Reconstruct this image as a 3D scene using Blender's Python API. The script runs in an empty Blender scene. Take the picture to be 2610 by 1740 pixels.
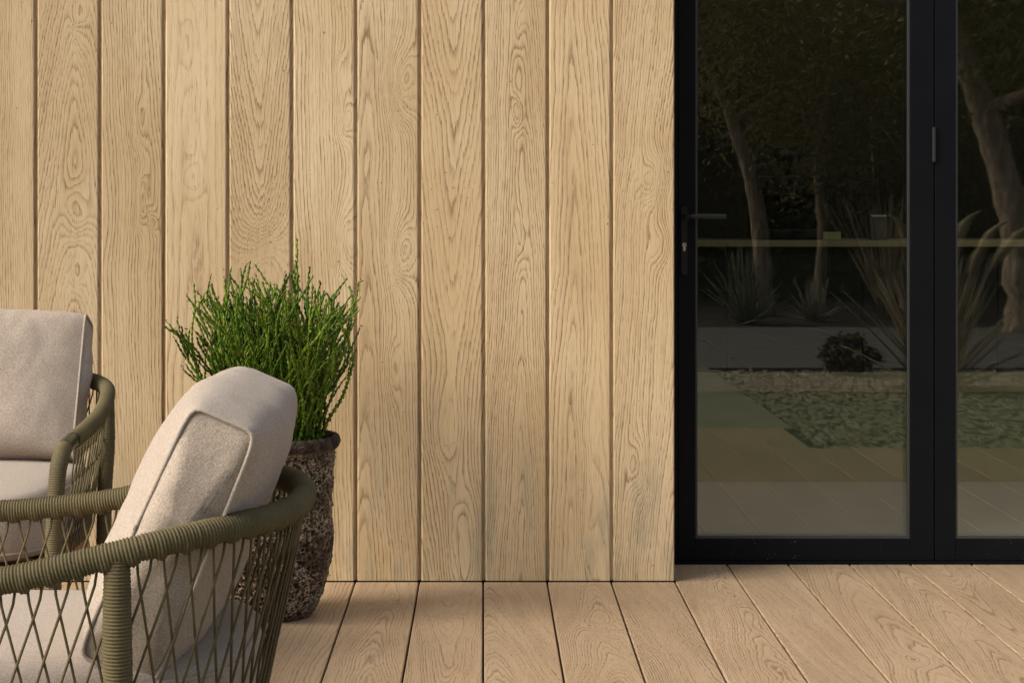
import bpy, bmesh, math, random
import numpy as np
from mathutils import Vector, noise as mnoise

random.seed(7)
RNG = np.random.default_rng(11)
scene = bpy.context.scene
COL = scene.collection
R = math.radians

# ------------------------------------------------------------------ camera
CAM_D, CAM_H = 5.4, 1.045
cam = bpy.data.cameras.new('camera')
cam.sensor_width = 36.0
cam.lens = 67.5
cam.shift_x = 0.0281
cam.shift_y = -0.1284
cam.clip_start = 0.05
cam.clip_end = 500
camo = bpy.data.objects.new('camera', cam)
camo.location = (0, -CAM_D, CAM_H)
camo.rotation_euler = (R(90), 0, 0)
COL.objects.link(camo)
scene.camera = camo

# ------------------------------------------------------------------ light
SUN_EL, SUN_AZ = R(36), R(-114)            # azimuth measured from +Y towards +X
sdir = Vector((math.sin(SUN_AZ) * math.cos(SUN_EL), math.cos(SUN_AZ) * math.cos(SUN_EL), math.sin(SUN_EL)))
world = bpy.data.worlds.new('World')
scene.world = world
world.use_nodes = True
wn = world.node_tree
for n in list(wn.nodes): wn.nodes.remove(n)
sky = wn.nodes.new('ShaderNodeTexSky')
sky.sky_type = 'NISHITA'
sky.sun_disc = False
sky.sun_elevation = SUN_EL
sky.sun_rotation = SUN_AZ
sky.dust_density = 3.0
sky.air_density = 1.0
sky.ozone_density = 0.6
bg = wn.nodes.new('ShaderNodeBackground')
bg.inputs['Strength'].default_value = 0.115
wo = wn.nodes.new('ShaderNodeOutputWorld')
hz_node = wn.nodes.new('ShaderNodeHueSaturation')          # thin high cloud: paler sky
hz_node.inputs['Saturation'].default_value = 0.45
wn.links.new(sky.outputs[0], hz_node.inputs['Color'])
wn.links.new(hz_node.outputs[0], bg.inputs['Color'])
wn.links.new(bg.outputs[0], wo.inputs['Surface'])

sun = bpy.data.lights.new('sun', 'SUN')
sun.energy = 2.2
sun.angle = R(38)
sun.color = (1.0, 0.90, 0.72)
suno = bpy.data.objects.new('sun', sun)
suno.rotation_euler = sdir.to_track_quat('Z', 'Y').to_euler()
suno.location = sdir * 20
COL.objects.link(suno)

vs = scene.view_settings
vs.view_transform = 'Standard'
vs.look = 'None'
vs.gamma = 1.0
vs.use_curve_mapping = False
vs.exposure = 0.75
scene.render.engine = 'CYCLES'
scene.cycles.use_denoising = True
scene.cycles.max_bounces = 8
scene.cycles.transparent_max_bounces = 16
scene.cycles.sample_clamp_indirect = 4

# ------------------------------------------------------------------ helpers
def tag(o, label=None, cat=None, group=None, kind=None):
    if label: o['label'] = label
    if cat: o['category'] = cat
    if group: o['group'] = group
    if kind: o['kind'] = kind
    return o

def link(name, me, mat=None, parent=None, loc=None, rot=None):
    o = bpy.data.objects.new(name, me)
    COL.objects.link(o)
    if mat is not None and me is not None:
        if not me.materials: me.materials.append(mat)
    if parent is not None: o.parent = parent
    if loc is not None: o.location = loc
    if rot is not None: o.rotation_euler = rot
    return o

def empty(name, loc=(0, 0, 0), rz=0.0):
    o = bpy.data.objects.new(name, None)
    o.empty_display_size = 0.1
    COL.objects.link(o)
    o.location = loc
    o.rotation_euler = (0, 0, rz)
    return o

class MB:
    """collects geometry, builds one mesh"""
    def __init__(s): s.v = []; s.f = []; s.n = 0
    def add(s, V, F):
        V = np.asarray(V, float).reshape(-1, 3)
        s.v.append(V)
        s.f += [tuple(i + s.n for i in f) for f in F]
        s.n += len(V)
        return s
    def box(s, x0, x1, y0, y1, z0, z1, bev=0.0):
        if bev <= 0:
            V = [(x, y, z) for z in (z0, z1) for y in (y0, y1) for x in (x0, x1)]
            F = [(0, 2, 3, 1), (4, 5, 7, 6), (0, 1, 5, 4), (2, 6, 7, 3), (0, 4, 6, 2), (1, 3, 7, 5)]
            return s.add(V, F)
        bm = bmesh.new()
        bmesh.ops.create_cube(bm, size=1.0)
        for v in bm.verts:
            v.co = Vector(((x0 + x1) / 2 + v.co.x * (x1 - x0), (y0 + y1) / 2 + v.co.y * (y1 - y0), (z0 + z1) / 2 + v.co.z * (z1 - z0)))
        bmesh.ops.bevel(bm, geom=bm.edges[:], offset=bev, segments=2, affect='EDGES', profile=0.6)
        bm.verts.index_update()
        V = [v.co[:] for v in bm.verts]
        F = [[v.index for v in f.verts] for f in bm.faces]
        bm.free()
        return s.add(V, F)
    def sweep(s, P, rad, sides=8, caps=True, sq=None):
        V, F = sweep(P, rad, sides, caps, sq)
        return s.add(V, F)
    def mesh(s, name, smooth=False):
        me = bpy.data.meshes.new(name)
        V = np.concatenate(s.v) if s.v else np.zeros((0, 3))
        me.from_pydata(V.tolist(), [], s.f)
        if smooth:
            me.polygons.foreach_set('use_smooth', [True] * len(me.polygons))
        me.update()
        return me
    def build(s, name, mat, parent=None, smooth=False, loc=None):
        return link(name, s.mesh(name, smooth), mat, parent, loc)

def catmull(P, step):
    """resample a control polyline as a smooth curve with about equal steps"""
    P = np.asarray(P, float)
    Q = np.vstack([2 * P[0] - P[1], P, 2 * P[-1] - P[-2]])
    out = []
    t = np.linspace(0, 1, 24, endpoint=False)[:, None]
    for i in range(1, len(Q) - 2):
        a, b, c, d = Q[i - 1], Q[i], Q[i + 1], Q[i + 2]
        out.append(0.5 * (2 * b + (c - a) * t + (2 * a - 5 * b + 4 * c - d) * t ** 2 + (3 * b - a - 3 * c + d) * t ** 3))
    C = np.vstack(out + [P[-1:]])
    L = np.concatenate([[0], np.cumsum(np.linalg.norm(np.diff(C, axis=0), axis=1))])
    n = max(2, int(round(L[-1] / step)) + 1)
    s = np.linspace(0, L[-1], n)
    return np.stack([np.interp(s, L, C[:, k]) for k in range(3)], 1), s

def frames(P):
    T = np.gradient(P, axis=0)
    T /= np.linalg.norm(T, axis=1)[:, None] + 1e-12
    ref = np.array([0, 0, 1.0]) if abs(T[0][2]) < 0.9 else np.array([1.0, 0, 0])
    N = np.zeros_like(P)
    n = ref - T[0] * ref.dot(T[0])
    n /= np.linalg.norm(n)
    for i in range(len(P)):
        n = n - T[i] * n.dot(T[i])
        n /= np.linalg.norm(n) + 1e-12
        N[i] = n
    return T, N, np.cross(T, N)

def sweep(P, rad, sides=8, caps=True, sq=None):
    P = np.asarray(P, float)
    n = len(P)
    T, N, B = frames(P)
    a = np.linspace(0, 2 * math.pi, sides, endpoint=False)
    rad = np.asarray(rad, float)
    if rad.ndim == 0: rad = np.full((n, 1), float(rad))
    elif rad.ndim == 1: rad = rad[:, None]
    V = P[:, None, :] + (N[:, None, :] * np.cos(a)[None, :, None] + B[:, None, :] * np.sin(a)[None, :, None] * (sq or 1)) * rad[:, :, None]
    V = V.reshape(-1, 3)
    F = []
    for i in range(n - 1):
        o = i * sides
        for j in range(sides):
            k = (j + 1) % sides
            F.append((o + j, o + k, o + sides + k, o + sides + j))
    if caps:
        F.append(tuple(range(sides - 1, -1, -1)))
        F.append(tuple((n - 1) * sides + j for j in range(sides)))
    return V, F

# ------------------------------------------------------------------ node expressions
class E:
    def __init__(s, nt, sock): s.nt = nt; s.s = sock
    def _m(s, op, *a, clamp=False):
        n = s.nt.nodes.new('ShaderNodeMath'); n.operation = op; n.use_clamp = clamp
        for i, x in enumerate((s,) + a):
            if isinstance(x, E): s.nt.links.new(x.s, n.inputs[i])
            else: n.inputs[i].default_value = float(x)
        return E(s.nt, n.outputs[0])
    def __add__(s, o): return s._m('ADD', o)
    __radd__ = __add__
    def __mul__(s, o): return s._m('MULTIPLY', o)
    __rmul__ = __mul__
    def __sub__(s, o): return s._m('SUBTRACT', o)
    def __rsub__(s, o): return (s * -1.0) + o
    def __truediv__(s, o): return s._m('DIVIDE', o)
    def pow(s, o): return s._m('POWER', o)
    def sqrt(s): return s._m('SQRT')
    def exp(s): return s._m('EXPONENT')
    def fract(s): return s._m('FRACT')
    def floor(s): return s._m('FLOOR')
    def max(s, o): return s._m('MAXIMUM', o)
    def min(s, o): return s._m('MINIMUM', o)
    def clamp(s): return s._m('ADD', 0.0, clamp=True)
    def step(s, a, b):
        n = s.nt.nodes.new('ShaderNodeMapRange'); n.interpolation_type = 'SMOOTHSTEP'
        s.nt.links.new(s.s, n.inputs['Value'])
        n.inputs['From Min'].default_value = a; n.inputs['From Max'].default_value = b
        return E(s.nt, n.outputs[0])

class Mat:
    def __init__(s, name):
        s.m = bpy.data.materials.new(name); s.m.use_nodes = True
        s.nt = s.m.node_tree
        s.b = s.nt.nodes['Principled BSDF']
    def node(s, t, **kw):
        n = s.nt.nodes.new(t)
        for k, v in kw.items(): setattr(n, k, v)
        return n
    def coord(s, kind='Object'):
        return s.node('ShaderNodeTexCoord').outputs[kind]
    def xyz(s, sock):
        n = s.node('ShaderNodeSeparateXYZ'); s.nt.links.new(sock, n.inputs[0])
        return [E(s.nt, n.outputs[i]) for i in range(3)]
    def vec(s, *a):
        n = s.node('ShaderNodeCombineXYZ')
        for i, x in enumerate(a):
            if isinstance(x, E): s.nt.links.new(x.s, n.inputs[i])
            else: n.inputs[i].default_value = float(x)
        return n.outputs[0]
    def noise(s, vec, scale=1.0, detail=2.0, rough=0.5, dist=0.0):
        n = s.node('ShaderNodeTexNoise')
        s.nt.links.new(vec, n.inputs['Vector'])
        n.inputs['Scale'].default_value = scale; n.inputs['Detail'].default_value = detail
        n.inputs['Roughness'].default_value = rough; n.inputs['Distortion'].default_value = dist
        return E(s.nt, n.outputs[0])
    def voronoi(s, vec, scale, feature='F1', rnd=1.0):
        n = s.node('ShaderNodeTexVoronoi', feature=feature)
        s.nt.links.new(vec, n.inputs['Vector']); n.inputs['Scale'].default_value = scale
        n.inputs['Randomness'].default_value = rnd
        return E(s.nt, n.outputs['Distance'])
    def attr(s, name, kind='OBJECT'):
        return s.node('ShaderNodeAttribute', attribute_type=kind, attribute_name=name)
    def mix(s, f, a, b):
        n = s.node('ShaderNodeMix', data_type='RGBA')
        for i, x in ((0, f), (6, a), (7, b)):
            if isinstance(x, E): s.nt.links.new(x.s, n.inputs[i])
            elif hasattr(x, 'is_linked'): s.nt.links.new(x, n.inputs[i])
            elif i == 0: n.inputs[0].default_value = x
            else: n.inputs[i].default_value = (*x, 1)
        return n.outputs[2]
    def ramp(s, f, stops):
        n = s.node('ShaderNodeValToRGB'); s.nt.links.new(f.s, n.inputs[0])
        el = n.color_ramp.elements
        while len(el) < len(stops): el.new(0.5)
        for e, (p, c) in zip(el, stops): e.position = p; e.color = (*c, 1)
        return n.outputs[0]
    def color(s, c):
        if hasattr(c, 'is_linked'): s.nt.links.new(c, s.b.inputs['Base Color'])
        else: s.b.inputs['Base Color'].default_value = (*c, 1)
        return s
    def rough(s, r):
        if isinstance(r, E): s.nt.links.new(r.s, s.b.inputs['Roughness'])
        else: s.b.inputs['Roughness'].default_value = r
        return s
    def bump(s, h, dist=0.001, strength=1.0):
        n = s.node('ShaderNodeBump')
        n.inputs['Distance'].default_value = dist; n.inputs['Strength'].default_value = strength
        s.nt.links.new(h.s, n.inputs['Height'])
        s.nt.links.new(n.outputs[0], s.b.inputs['Normal'])
        return s
    def set(s, **kw):
        for k, v in kw.items(): s.b.inputs[k.replace('_', ' ')].default_value = v
        return s

# ------------------------------------------------------------------ materials
def wood(name, light, dark, tintc, contrast=1.0, grey=0.0, bumpd=0.00065, rough=0.62):
    m = Mat(name)
    u, v, w = m.xyz(m.coord())
    A = m.xyz(m.attr('grain_axis').outputs['Vector'])       # x0, d, taper
    G = m.xyz(m.attr('grain_ring').outputs['Vector'])       # freq, wander, seed
    x0, d, tp = A; fq, amp, seed = G
    # jagged displacement along the grain, wander of the pith
    jag = m.noise(m.vec(u * 330, v * 13, seed), 1.0, 1.0) - 0.5
    vj = v + jag * 0.045
    vk = v + jag * 0.012
    n0 = m.noise(m.vec(vj * 1.5, seed * 3.1, 0.0), 1.0, 2.0) - 0.5
    n1 = m.noise(m.vec(u * 5.0, vj * 1.9, seed), 1.0, 1.5) - 0.5
    n2 = m.noise(m.vec(u * 30, vj * 8.5, seed * 1.7), 1.0, 2.5) - 0.5
    # loose curl around knots
    c1 = m.noise(m.vec(u * 17, v * 7, seed + 5.0), 1.0, 1.0) - 0.5
    c2 = m.noise(m.vec(u * 17, v * 7, seed + 9.0), 1.0, 1.0) - 0.5
    X = u - x0 + n0 * 0.05
    fld = (X * X + d * d).sqrt() + tp * vj + n1 * amp + n2 * 0.011
    for k in ('knot_a', 'knot_b', 'knot_c'):
        K = m.xyz(m.attr(k).outputs['Vector']); S = m.xyz(m.attr(k + '_size').outputs['Vector'])
        du = (u - K[0] + c1 * 0.030) / S[0]; dv = (vk - K[1] + c2 * 0.075) / S[1]
        fld = fld + K[2] * ((du * du + dv * dv) * -1.0).exp()
    ph = fld * fq
    f = ph.fract()
    inten = m.noise(m.vec(ph.floor() * 3.37, seed, vj * 0.8), 1.0, 0.0).step(0.30, 0.68)
    dash = m.noise(m.vec(u * 260, v * 38, seed + 2.0), 1.0, 1.0).step(0.30, 0.55)
    line = ((1.0 - f).pow(4.6)).max(f.step(0.88, 1.0))
    line = line * (inten * 0.7 + 0.3) * (dash * 0.6 + 0.4)
    soft = (1.0 - f).pow(1.6) * inten * 0.22
    pore = m.noise(m.vec(u * 420, v * 22, seed), 1.0, 2.0).step(0.50, 0.68)
    pore2 = m.noise(m.vec(u * 150, v * 5, seed * 2.3), 1.0, 3.0)
    dk = (soft + line * 0.95 * contrast + pore * (line * 0.5 + 0.20) * contrast + (pore2 - 0.5) * 0.30 * contrast).clamp()
    blotch = m.noise(m.vec(u * 4, v * 1.3, seed * 0.9), 1.0, 3.0).step(0.3, 0.72)
    base = m.mix(blotch, light, tintc)
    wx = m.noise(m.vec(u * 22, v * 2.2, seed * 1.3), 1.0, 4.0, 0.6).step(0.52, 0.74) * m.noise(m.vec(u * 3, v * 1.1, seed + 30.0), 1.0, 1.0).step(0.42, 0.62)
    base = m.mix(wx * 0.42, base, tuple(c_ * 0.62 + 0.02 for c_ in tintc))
    if grey:      # grey-olive patches, stronger towards the foot of the boards
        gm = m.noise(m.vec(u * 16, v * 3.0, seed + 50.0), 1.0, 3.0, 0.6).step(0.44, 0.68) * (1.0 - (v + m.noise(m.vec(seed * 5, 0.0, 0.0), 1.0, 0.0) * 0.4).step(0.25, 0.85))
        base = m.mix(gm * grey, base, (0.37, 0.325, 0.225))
    speck = m.noise(m.vec(u * 95, v * 95, seed), 1.0, 1.0).step(0.775, 0.80)
    tone = m.attr('tone').outputs['Fac']
    col = m.mix(speck * 0.7, m.mix(dk, base, dark), (0.05, 0.036, 0.024))
    hs = m.node('ShaderNodeHueSaturation'); m.nt.links.new(col, hs.inputs['Color']); m.nt.links.new(tone, hs.inputs['Value'])
    m.color(hs.outputs[0]).rough(rough)
    m.set(Specular_IOR_Level=0.25)
    m.bump(1.0 - line * 0.75 - pore * 0.35 + (pore2 - 0.5) * 0.3, bumpd)
    return m.m

M = {}
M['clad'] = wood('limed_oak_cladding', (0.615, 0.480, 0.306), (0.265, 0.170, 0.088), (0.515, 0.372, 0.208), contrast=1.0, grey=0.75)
M['deck'] = wood('golden_oak_decking', (0.425, 0.308, 0.200), (0.18, 0.116, 0.070), (0.362, 0.256, 0.160), contrast=0.88, bumpd=0.0006, rough=0.55)

def plain(name, c, r=0.5, metal=0.0, spec=0.5):
    m = Mat(name); m.color(c).rough(r); m.set(Metallic=metal, Specular_IOR_Level=spec); return m.m

def black_frame():
    m = Mat('black_powder_coat')
    p = m.coord()
    x, y, z = m.xyz(p)
    n = m.noise(p, 6.0, 4.0)
    sp = m.noise(p, 210.0, 1.0).step(0.74, 0.80) * m.noise(p, 5.0, 2.0).step(0.50, 0.62) * (0.16 - z).step(0.0, 0.12)
    m.color(m.mix(sp, m.mix(n, (0.0036, 0.0044, 0.0062), (0.006, 0.0068, 0.009)), (0.30, 0.29, 0.26)))
    m.rough(n * 0.15 + 0.42); m.set(Specular_IOR_Level=0.12)
    m.bump(m.noise(p, 900.0, 1.0), 0.0001)
    return m.m
M['frame'] = black_frame()
M['gasket'] = plain('black_rubber_gasket', (0.035, 0.036, 0.036), 0.45)
M['blackmetal'] = plain('satin_black_metal', (0.010, 0.0105, 0.012), 0.36, 0.0, 0.3)
M['steel'] = plain('brushed_steel', (0.55, 0.53, 0.50), 0.35, 1.0)
M['darksteel'] = plain('dark_hinge_steel', (0.018, 0.018, 0.020), 0.4, 0.2)
M['brass'] = plain('brass_zip', (0.75, 0.55, 0.22), 0.3, 1.0)
M['gloss'] = plain('gloss_black_tube', (0.006, 0.007, 0.009), 0.28, 0.0, 0.5)
M['void'] = plain('dark_subframe', (0.02, 0.017, 0.014), 0.9)

def glass():
    m = Mat('window_glass')
    nt = m.nt
    nt.nodes.remove(m.b)
    lw = m.node('ShaderNodeLayerWeight'); lw.inputs[0].default_value = 0.5
    fac = E(nt, lw.outputs['Facing']).pow(5.0) * 0.92 + 0.078
    tr = m.node('ShaderNodeBsdfTransparent'); tr.inputs[0].default_value = (0.84, 0.87, 0.82, 1)
    gl = m.node('ShaderNodeBsdfGlossy'); gl.inputs['Roughness'].default_value = 0.0
    gl.inputs['Color'].default_value = (1, 0.98, 0.94, 1)
    mx = m.node('ShaderNodeMixShader')
    nt.links.new(fac.s, mx.inputs[0]); nt.links.new(tr.outputs[0], mx.inputs[1]); nt.links.new(gl.outputs[0], mx.inputs[2])
    nt.links.new(mx.outputs[0], nt.nodes['Material Output'].inputs['Surface'])
    return m.m
M['glass'] = glass()

def rope():
    m = Mat('olive_rope')
    p = m.coord()
    n = m.noise(p, 420.0, 2.0); b = m.noise(p, 9.0, 2.0)
    c = m.mix(b.step(0.3, 0.7), (0.118, 0.094, 0.044), (0.086, 0.070, 0.035))
    m.color(m.mix(n.step(0.35, 0.75) * 0.5, c, (0.165, 0.132, 0.066)))
    m.rough(0.72); m.set(Specular_IOR_Level=0.25)
    m.bump(m.noise(p, 1400.0, 1.0), 0.0004)
    return m.m
M['rope'] = rope()

def fabric(name, a, b, dots=True):
    m = Mat(name)
    p = m.coord()
    x, y, z = m.xyz(p)
    h1 = m.noise(m.vec(x * 900, y * 250, z * 250), 1.0, 1.0)
    h2 = m.noise(m.vec(x * 250, y * 900, z * 900), 1.0, 1.0)
    w = (h1 + h2) * 0.5
    fine = m.noise(p, 700.0, 1.0)
    k = (w * 0.65 + fine * 0.35).step(0.36, 0.64)
    bl = m.noise(p, 7.0, 3.0)
    c = m.mix(k, b, a)
    hs = m.node('ShaderNodeHueSaturation'); m.nt.links.new(c, hs.inputs['Color'])
    m.nt.links.new((bl * 0.08 + 0.96).s, hs.inputs['Value'])
    m.color(hs.outputs[0]).rough(0.92); m.set(Specular_IOR_Level=0.12, Sheen_Weight=0.12, Sheen_Roughness=0.5)
    m.bump(w * 0.5 + fine * 0.5, 0.0011)
    return m.m
M['fabric'] = fabric('beige_weave_fabric', (0.472, 0.392, 0.325), (0.275, 0.220, 0.178))
M['piping'] = fabric('beige_piping_fabric', (0.43, 0.365, 0.31), (0.32, 0.265, 0.22))

def teak():
    m = Mat('oiled_teak')
    x, y, z = m.xyz(m.coord())
    n = m.noise(m.vec(x * 14, y * 14, z * 160), 1.0, 3.0)
    m.color(m.ramp(n, [(0.3, (0.16, 0.075, 0.030)), (0.7, (0.33, 0.175, 0.075))])).rough(0.5)
    m.bump(n, 0.0006)
    return m.m
M['teak'] = teak()

def pot_mat():
    m = Mat('lava_crust_pot')
    p = m.coord()
    x, y, z = m.xyz(p)
    wp = m.node('ShaderNodeVectorMath', operation='ADD')
    sc = m.node('ShaderNodeVectorMath', operation='SCALE'); sc.inputs['Scale'].default_value = 0.010
    nz = m.node('ShaderNodeTexNoise'); nz.inputs['Scale'].default_value = 70; m.nt.links.new(p, nz.inputs['Vector'])
    m.nt.links.new(nz.outputs['Color'], sc.inputs[0]); m.nt.links.new(p, wp.inputs[0]); m.nt.links.new(sc.outputs[0], wp.inputs[1])
    vv = m.voronoi(wp.outputs[0], 120.0, 'DISTANCE_TO_EDGE')
    pit = E(m.nt, m.attr('pit', 'GEOMETRY').outputs['Fac'])
    band = m.noise(p, 9.0, 3.0)
    ridge = (1.0 - vv.step(0.02, 0.32)) * 0.34 + pit.pow(2.0) * 0.80
    ridge = (ridge * (band.step(0.28, 0.52) * 0.5 + 0.5)).clamp()
    c = m.ramp(ridge, [(0.0, (0.016, 0.012, 0.009)), (0.34, (0.052, 0.035, 0.022)), (0.68, (0.15, 0.108, 0.068)), (1.0, (0.40, 0.33, 0.24))])
    rim = z.step(0.425, 0.437)
    foot = 1.0 - z.step(0.008, 0.05)
    rc = m.mix(m.noise(p, 45.0, 3.0).step(0.35, 0.75), (0.030, 0.022, 0.017), (0.115, 0.085, 0.062))
    c = m.mix(rim, c, rc)
    c = m.mix(foot * 0.6, c, (0.06, 0.033, 0.020))
    m.color(c).rough(0.9); m.set(Specular_IOR_Level=0.25)
    m.bump(ridge + m.noise(p, 300.0, 2.0) * 0.4, 0.004)
    return m.m
M['pot'] = pot_mat()

def leafy(name, a, b, c, rough=0.55, scale=40.0, trans=0.0):
    m = Mat(name)
    p = m.coord()
    oi = m.node('ShaderNodeObjectInfo')
    r = E(m.nt, oi.outputs['Random'])
    n = m.noise(p, scale, 2.0)
    col = m.ramp(n * 0.75 + r * 0.25, [(0.28, a), (0.52, b), (0.75, c)])
    m.color(col).rough(rough); m.set(Specular_IOR_Level=0.22)
    if trans:
        tr = m.node('ShaderNodeBsdfTranslucent'); m.nt.links.new(col, tr.inputs['Color'])
        mx = m.node('ShaderNodeMixShader'); mx.inputs[0].default_value = trans
        m.nt.links.new(m.b.outputs[0], mx.inputs[1]); m.nt.links.new(tr.outputs[0], mx.inputs[2])
        m.nt.links.new(mx.outputs[0], m.nt.nodes['Material Output'].inputs['Surface'])
    return m
M['stem'] = leafy('whipcord_green', (0.020, 0.050, 0.004), (0.075, 0.145, 0.009), (0.24, 0.32, 0.030), 0.45, 75.0, 0.15).m
M['tip'] = plain('russet_bud', (0.14, 0.055, 0.025), 0.6)
M['leaf'] = leafy('evergreen_leaf', (0.11, 0.110, 0.036), (0.23, 0.21, 0.085), (0.50, 0.44, 0.22), 0.45, 1.7, 0.45).m
M['hedge'] = leafy('hedge_leaf', (0.11, 0.112, 0.045), (0.19, 0.165, 0.080), (0.28, 0.22, 0.11), 0.6, 1.2, 0.4).m
M['reed'] = leafy('straw_grass', (0.19, 0.165, 0.09), (0.34, 0.29, 0.18), (0.50, 0.43, 0.29), 0.7, 3.0).m
M['spike'] = leafy('grey_green_blade', (0.11, 0.11, 0.075), (0.21, 0.20, 0.145), (0.36, 0.33, 0.25), 0.6, 3.0).m

def bark():
    m = Mat('olive_bark')
    x, y, z = m.xyz(m.coord())
    n = m.noise(m.vec(x * 26, y * 26, z * 5), 1.0, 4.0, 0.6)
    m.color(m.ramp(n, [(0.3, (0.13, 0.095, 0.065)), (0.55, (0.34, 0.26, 0.185)), (0.75, (0.55, 0.45, 0.34))])).rough(0.9)
    m.bump(n, 0.02)
    return m.m
M['bark'] = bark()

def soil():
    m = Mat('garden_soil')
    p = m.coord()
    n = m.noise(p, 3.0, 5.0)
    m.color(m.ramp(n, [(0.3, (0.014, 0.011, 0.008)), (0.7, (0.034, 0.029, 0.017))])).rough(0.95)
    m.bump(n, 0.03)
    return m.m
M['soil'] = soil()

def stone():
    m = Mat('grey_paving_stone')
    p = m.coord()
    n = m.noise(p, 5.0, 5.0)
    m.color(m.ramp(n, [(0.3, (0.095, 0.09, 0.083)), (0.7, (0.155, 0.148, 0.135))])).rough(0.8)
    m.bump(n, 0.004)
    return m.m
M['stone'] = stone()
def pebbles():
    m = Mat('mixed_gravel')
    n = m.noise(m.coord(), 38.0, 2.0)
    m.color(m.ramp(n, [(0.3, (0.17, 0.142, 0.10)), (0.5, (0.28, 0.24, 0.178)), (0.7, (0.42, 0.37, 0.29))])).rough(0.85)
    return m.m
M['pebble'] = pebbles()
def grit():
    m = Mat('gravel_grit')
    n = m.noise(m.coord(), 60.0, 3.0)
    m.color(m.ramp(n, [(0.3, (0.07, 0.058, 0.04)), (0.7, (0.20, 0.17, 0.125))])).rough(0.95)
    return m.m
M['grit'] = grit()
def path_stone():
    m = Mat('green_grey_path_stone')
    n = m.noise(m.coord(), 4.0, 5.0)
    m.color(m.ramp(n, [(0.3, (0.150, 0.148, 0.095)), (0.7, (0.215, 0.205, 0.140))])).rough(0.75)
    m.bump(n, 0.003)
    return m.m
M['path'] = path_stone()
def render_wall(name, c):
    m = Mat(name)
    n = m.noise(m.coord(), 8.0, 4.0)
    m.color(m.mix(n, c, tuple(x * 0.86 for x in c))).rough(0.9)
    return m.m
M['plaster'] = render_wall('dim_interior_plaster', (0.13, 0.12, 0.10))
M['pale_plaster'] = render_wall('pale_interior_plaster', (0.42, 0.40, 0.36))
M['cabinet'] = render_wall('charcoal_cabinet', (0.030, 0.029, 0.027))
M['bench'] = render_wall('green_bench_paint', (0.270, 0.330, 0.145))
M['oaktop'] = render_wall('oak_worktop', (0.50, 0.41, 0.23))
M['concrete'] = render_wall('interior_floor_tile', (0.52, 0.50, 0.44))
M['yellow'] = render_wall('yellow_card', (0.60, 0.58, 0.30))
M['white'] = plain('white_glaze', (0.75, 0.74, 0.70), 0.3)
M['render'] = render_wall('rendered_house_wall', (0.42, 0.38, 0.32))

# ------------------------------------------------------------------ ground and deck
PITCH = 0.18
WALL_R = 0.537           # right end of the cladding
DOOR_Y = 0.28            # face of the door frame
NOK = ((0, 0, 0), (0.05, 0.2, 0))

def grain(o, axis, ring, ka=None, kb=None, kc=None, tone=1.0):
    o['grain_axis'] = [float(x) for x in axis]
    o['grain_ring'] = [float(x) for x in ring]
    for nm, k in (('knot_a', ka), ('knot_b', kb), ('knot_c', kc)):
        k = k or (0, -50, 0, 0.05, 0.2)
        o[nm] = [float(k[0]), float(k[1]), float(k[2])]
        o[nm + '_size'] = [float(k[3]), float(k[4]), 0.0]
    o['tone'] = float(tone)

def board_mesh(name, w, y0, y1, t, ch, flange=0.0, fd=0.0):
    """extruded board profile: local x across, y along, z out of the face"""
    h = w / 2
    pr = [(-h, -t), (-h, -ch), (-h + ch * 0.35, -ch * 0.3), (-h + ch, 0), (h - ch, 0), (h - ch * 0.35, -ch * 0.3), (h, -ch)]
    if flange: pr += [(h, -fd), (h + flange, -fd), (h + flange, -t)]
    else: pr += [(h, -t)]
    n = len(pr)
    V = [(x, y, z) for y in (y0, y1) for x, z in pr]
    F = [(i, i + n, (i + 1) % n + n, (i + 1) % n) for i in range(n)]
    F = [f[::-1] for f in F]
    F += [tuple(range(n)), tuple(range(2 * n - 1, n - 1, -1))]
    me = bpy.data.meshes.new(name)
    me.from_pydata(V, [], F)
    bm = bmesh.new(); bm.from_mesh(me); bmesh.ops.recalc_face_normals(bm, faces=bm.faces); bm.to_mesh(me); bm.free()
    return me

gr = MB()
gr.add([(-120, -160, -0.07), (120, -160, -0.07), (120, 60, -0.07), (-120, 60, -0.07)], [(0, 1, 2, 3)])
tag(gr.build('ground', M['soil']), 'dark garden soil under the planting around the terrace', 'ground', kind='structure')

deck = empty('deck', (0, 0, 0))
tag(deck, 'pale pinkish oak decking boards laid square to the wall', 'deck', kind='structure')
sub = MB().box(-3.6, 4.14, -2.42, 0.265, -0.068, -0.030).box(-3.6, 1.50, -3.20, -2.421, -0.068, -0.030).build('subframe', M['void'], deck)
cache = {}
rd = random.Random(5)
deck_spec = {}   # index of left edge (multiple of pitch) -> grain override
deck_spec[-3] = dict(axis=(0.12, 0.05, 0.03), ring=(112, 0.038, 3.1))
deck_spec[-2] = dict(axis=(0.01, 0.03, 0.06), ring=(165, 0.038, 7.7), ka=(0.0, -0.30, 0.045, 0.03, 0.05))
deck_spec[-1] = dict(axis=(0.0, 0.03, -0.06), ring=(180, 0.038, 2.3), ka=(0.02, -0.17, 0.05, 0.03, 0.04), kb=(0.0, -0.44, 0.055, 0.03, 0.06))
deck_spec[0] = dict(axis=(-0.07, 0.03, 0.11), ring=(150, 0.045, 9.4))
deck_spec[1] = dict(axis=(0.03, 0.03, 0.09), ring=(172, 0.053, 4.9), ka=(0.03, -0.60, 0.05, 0.04, 0.08))
deck_spec[2] = dict(axis=(0.11, 0.03, -0.10), ring=(142, 0.060, 6.2))
deck_spec[3] = dict(axis=(0.05, 0.05, 0.04), ring=(225, 0.053, 8.8), ka=(0.0, -0.25, 0.05, 0.035, 0.06))
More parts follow.
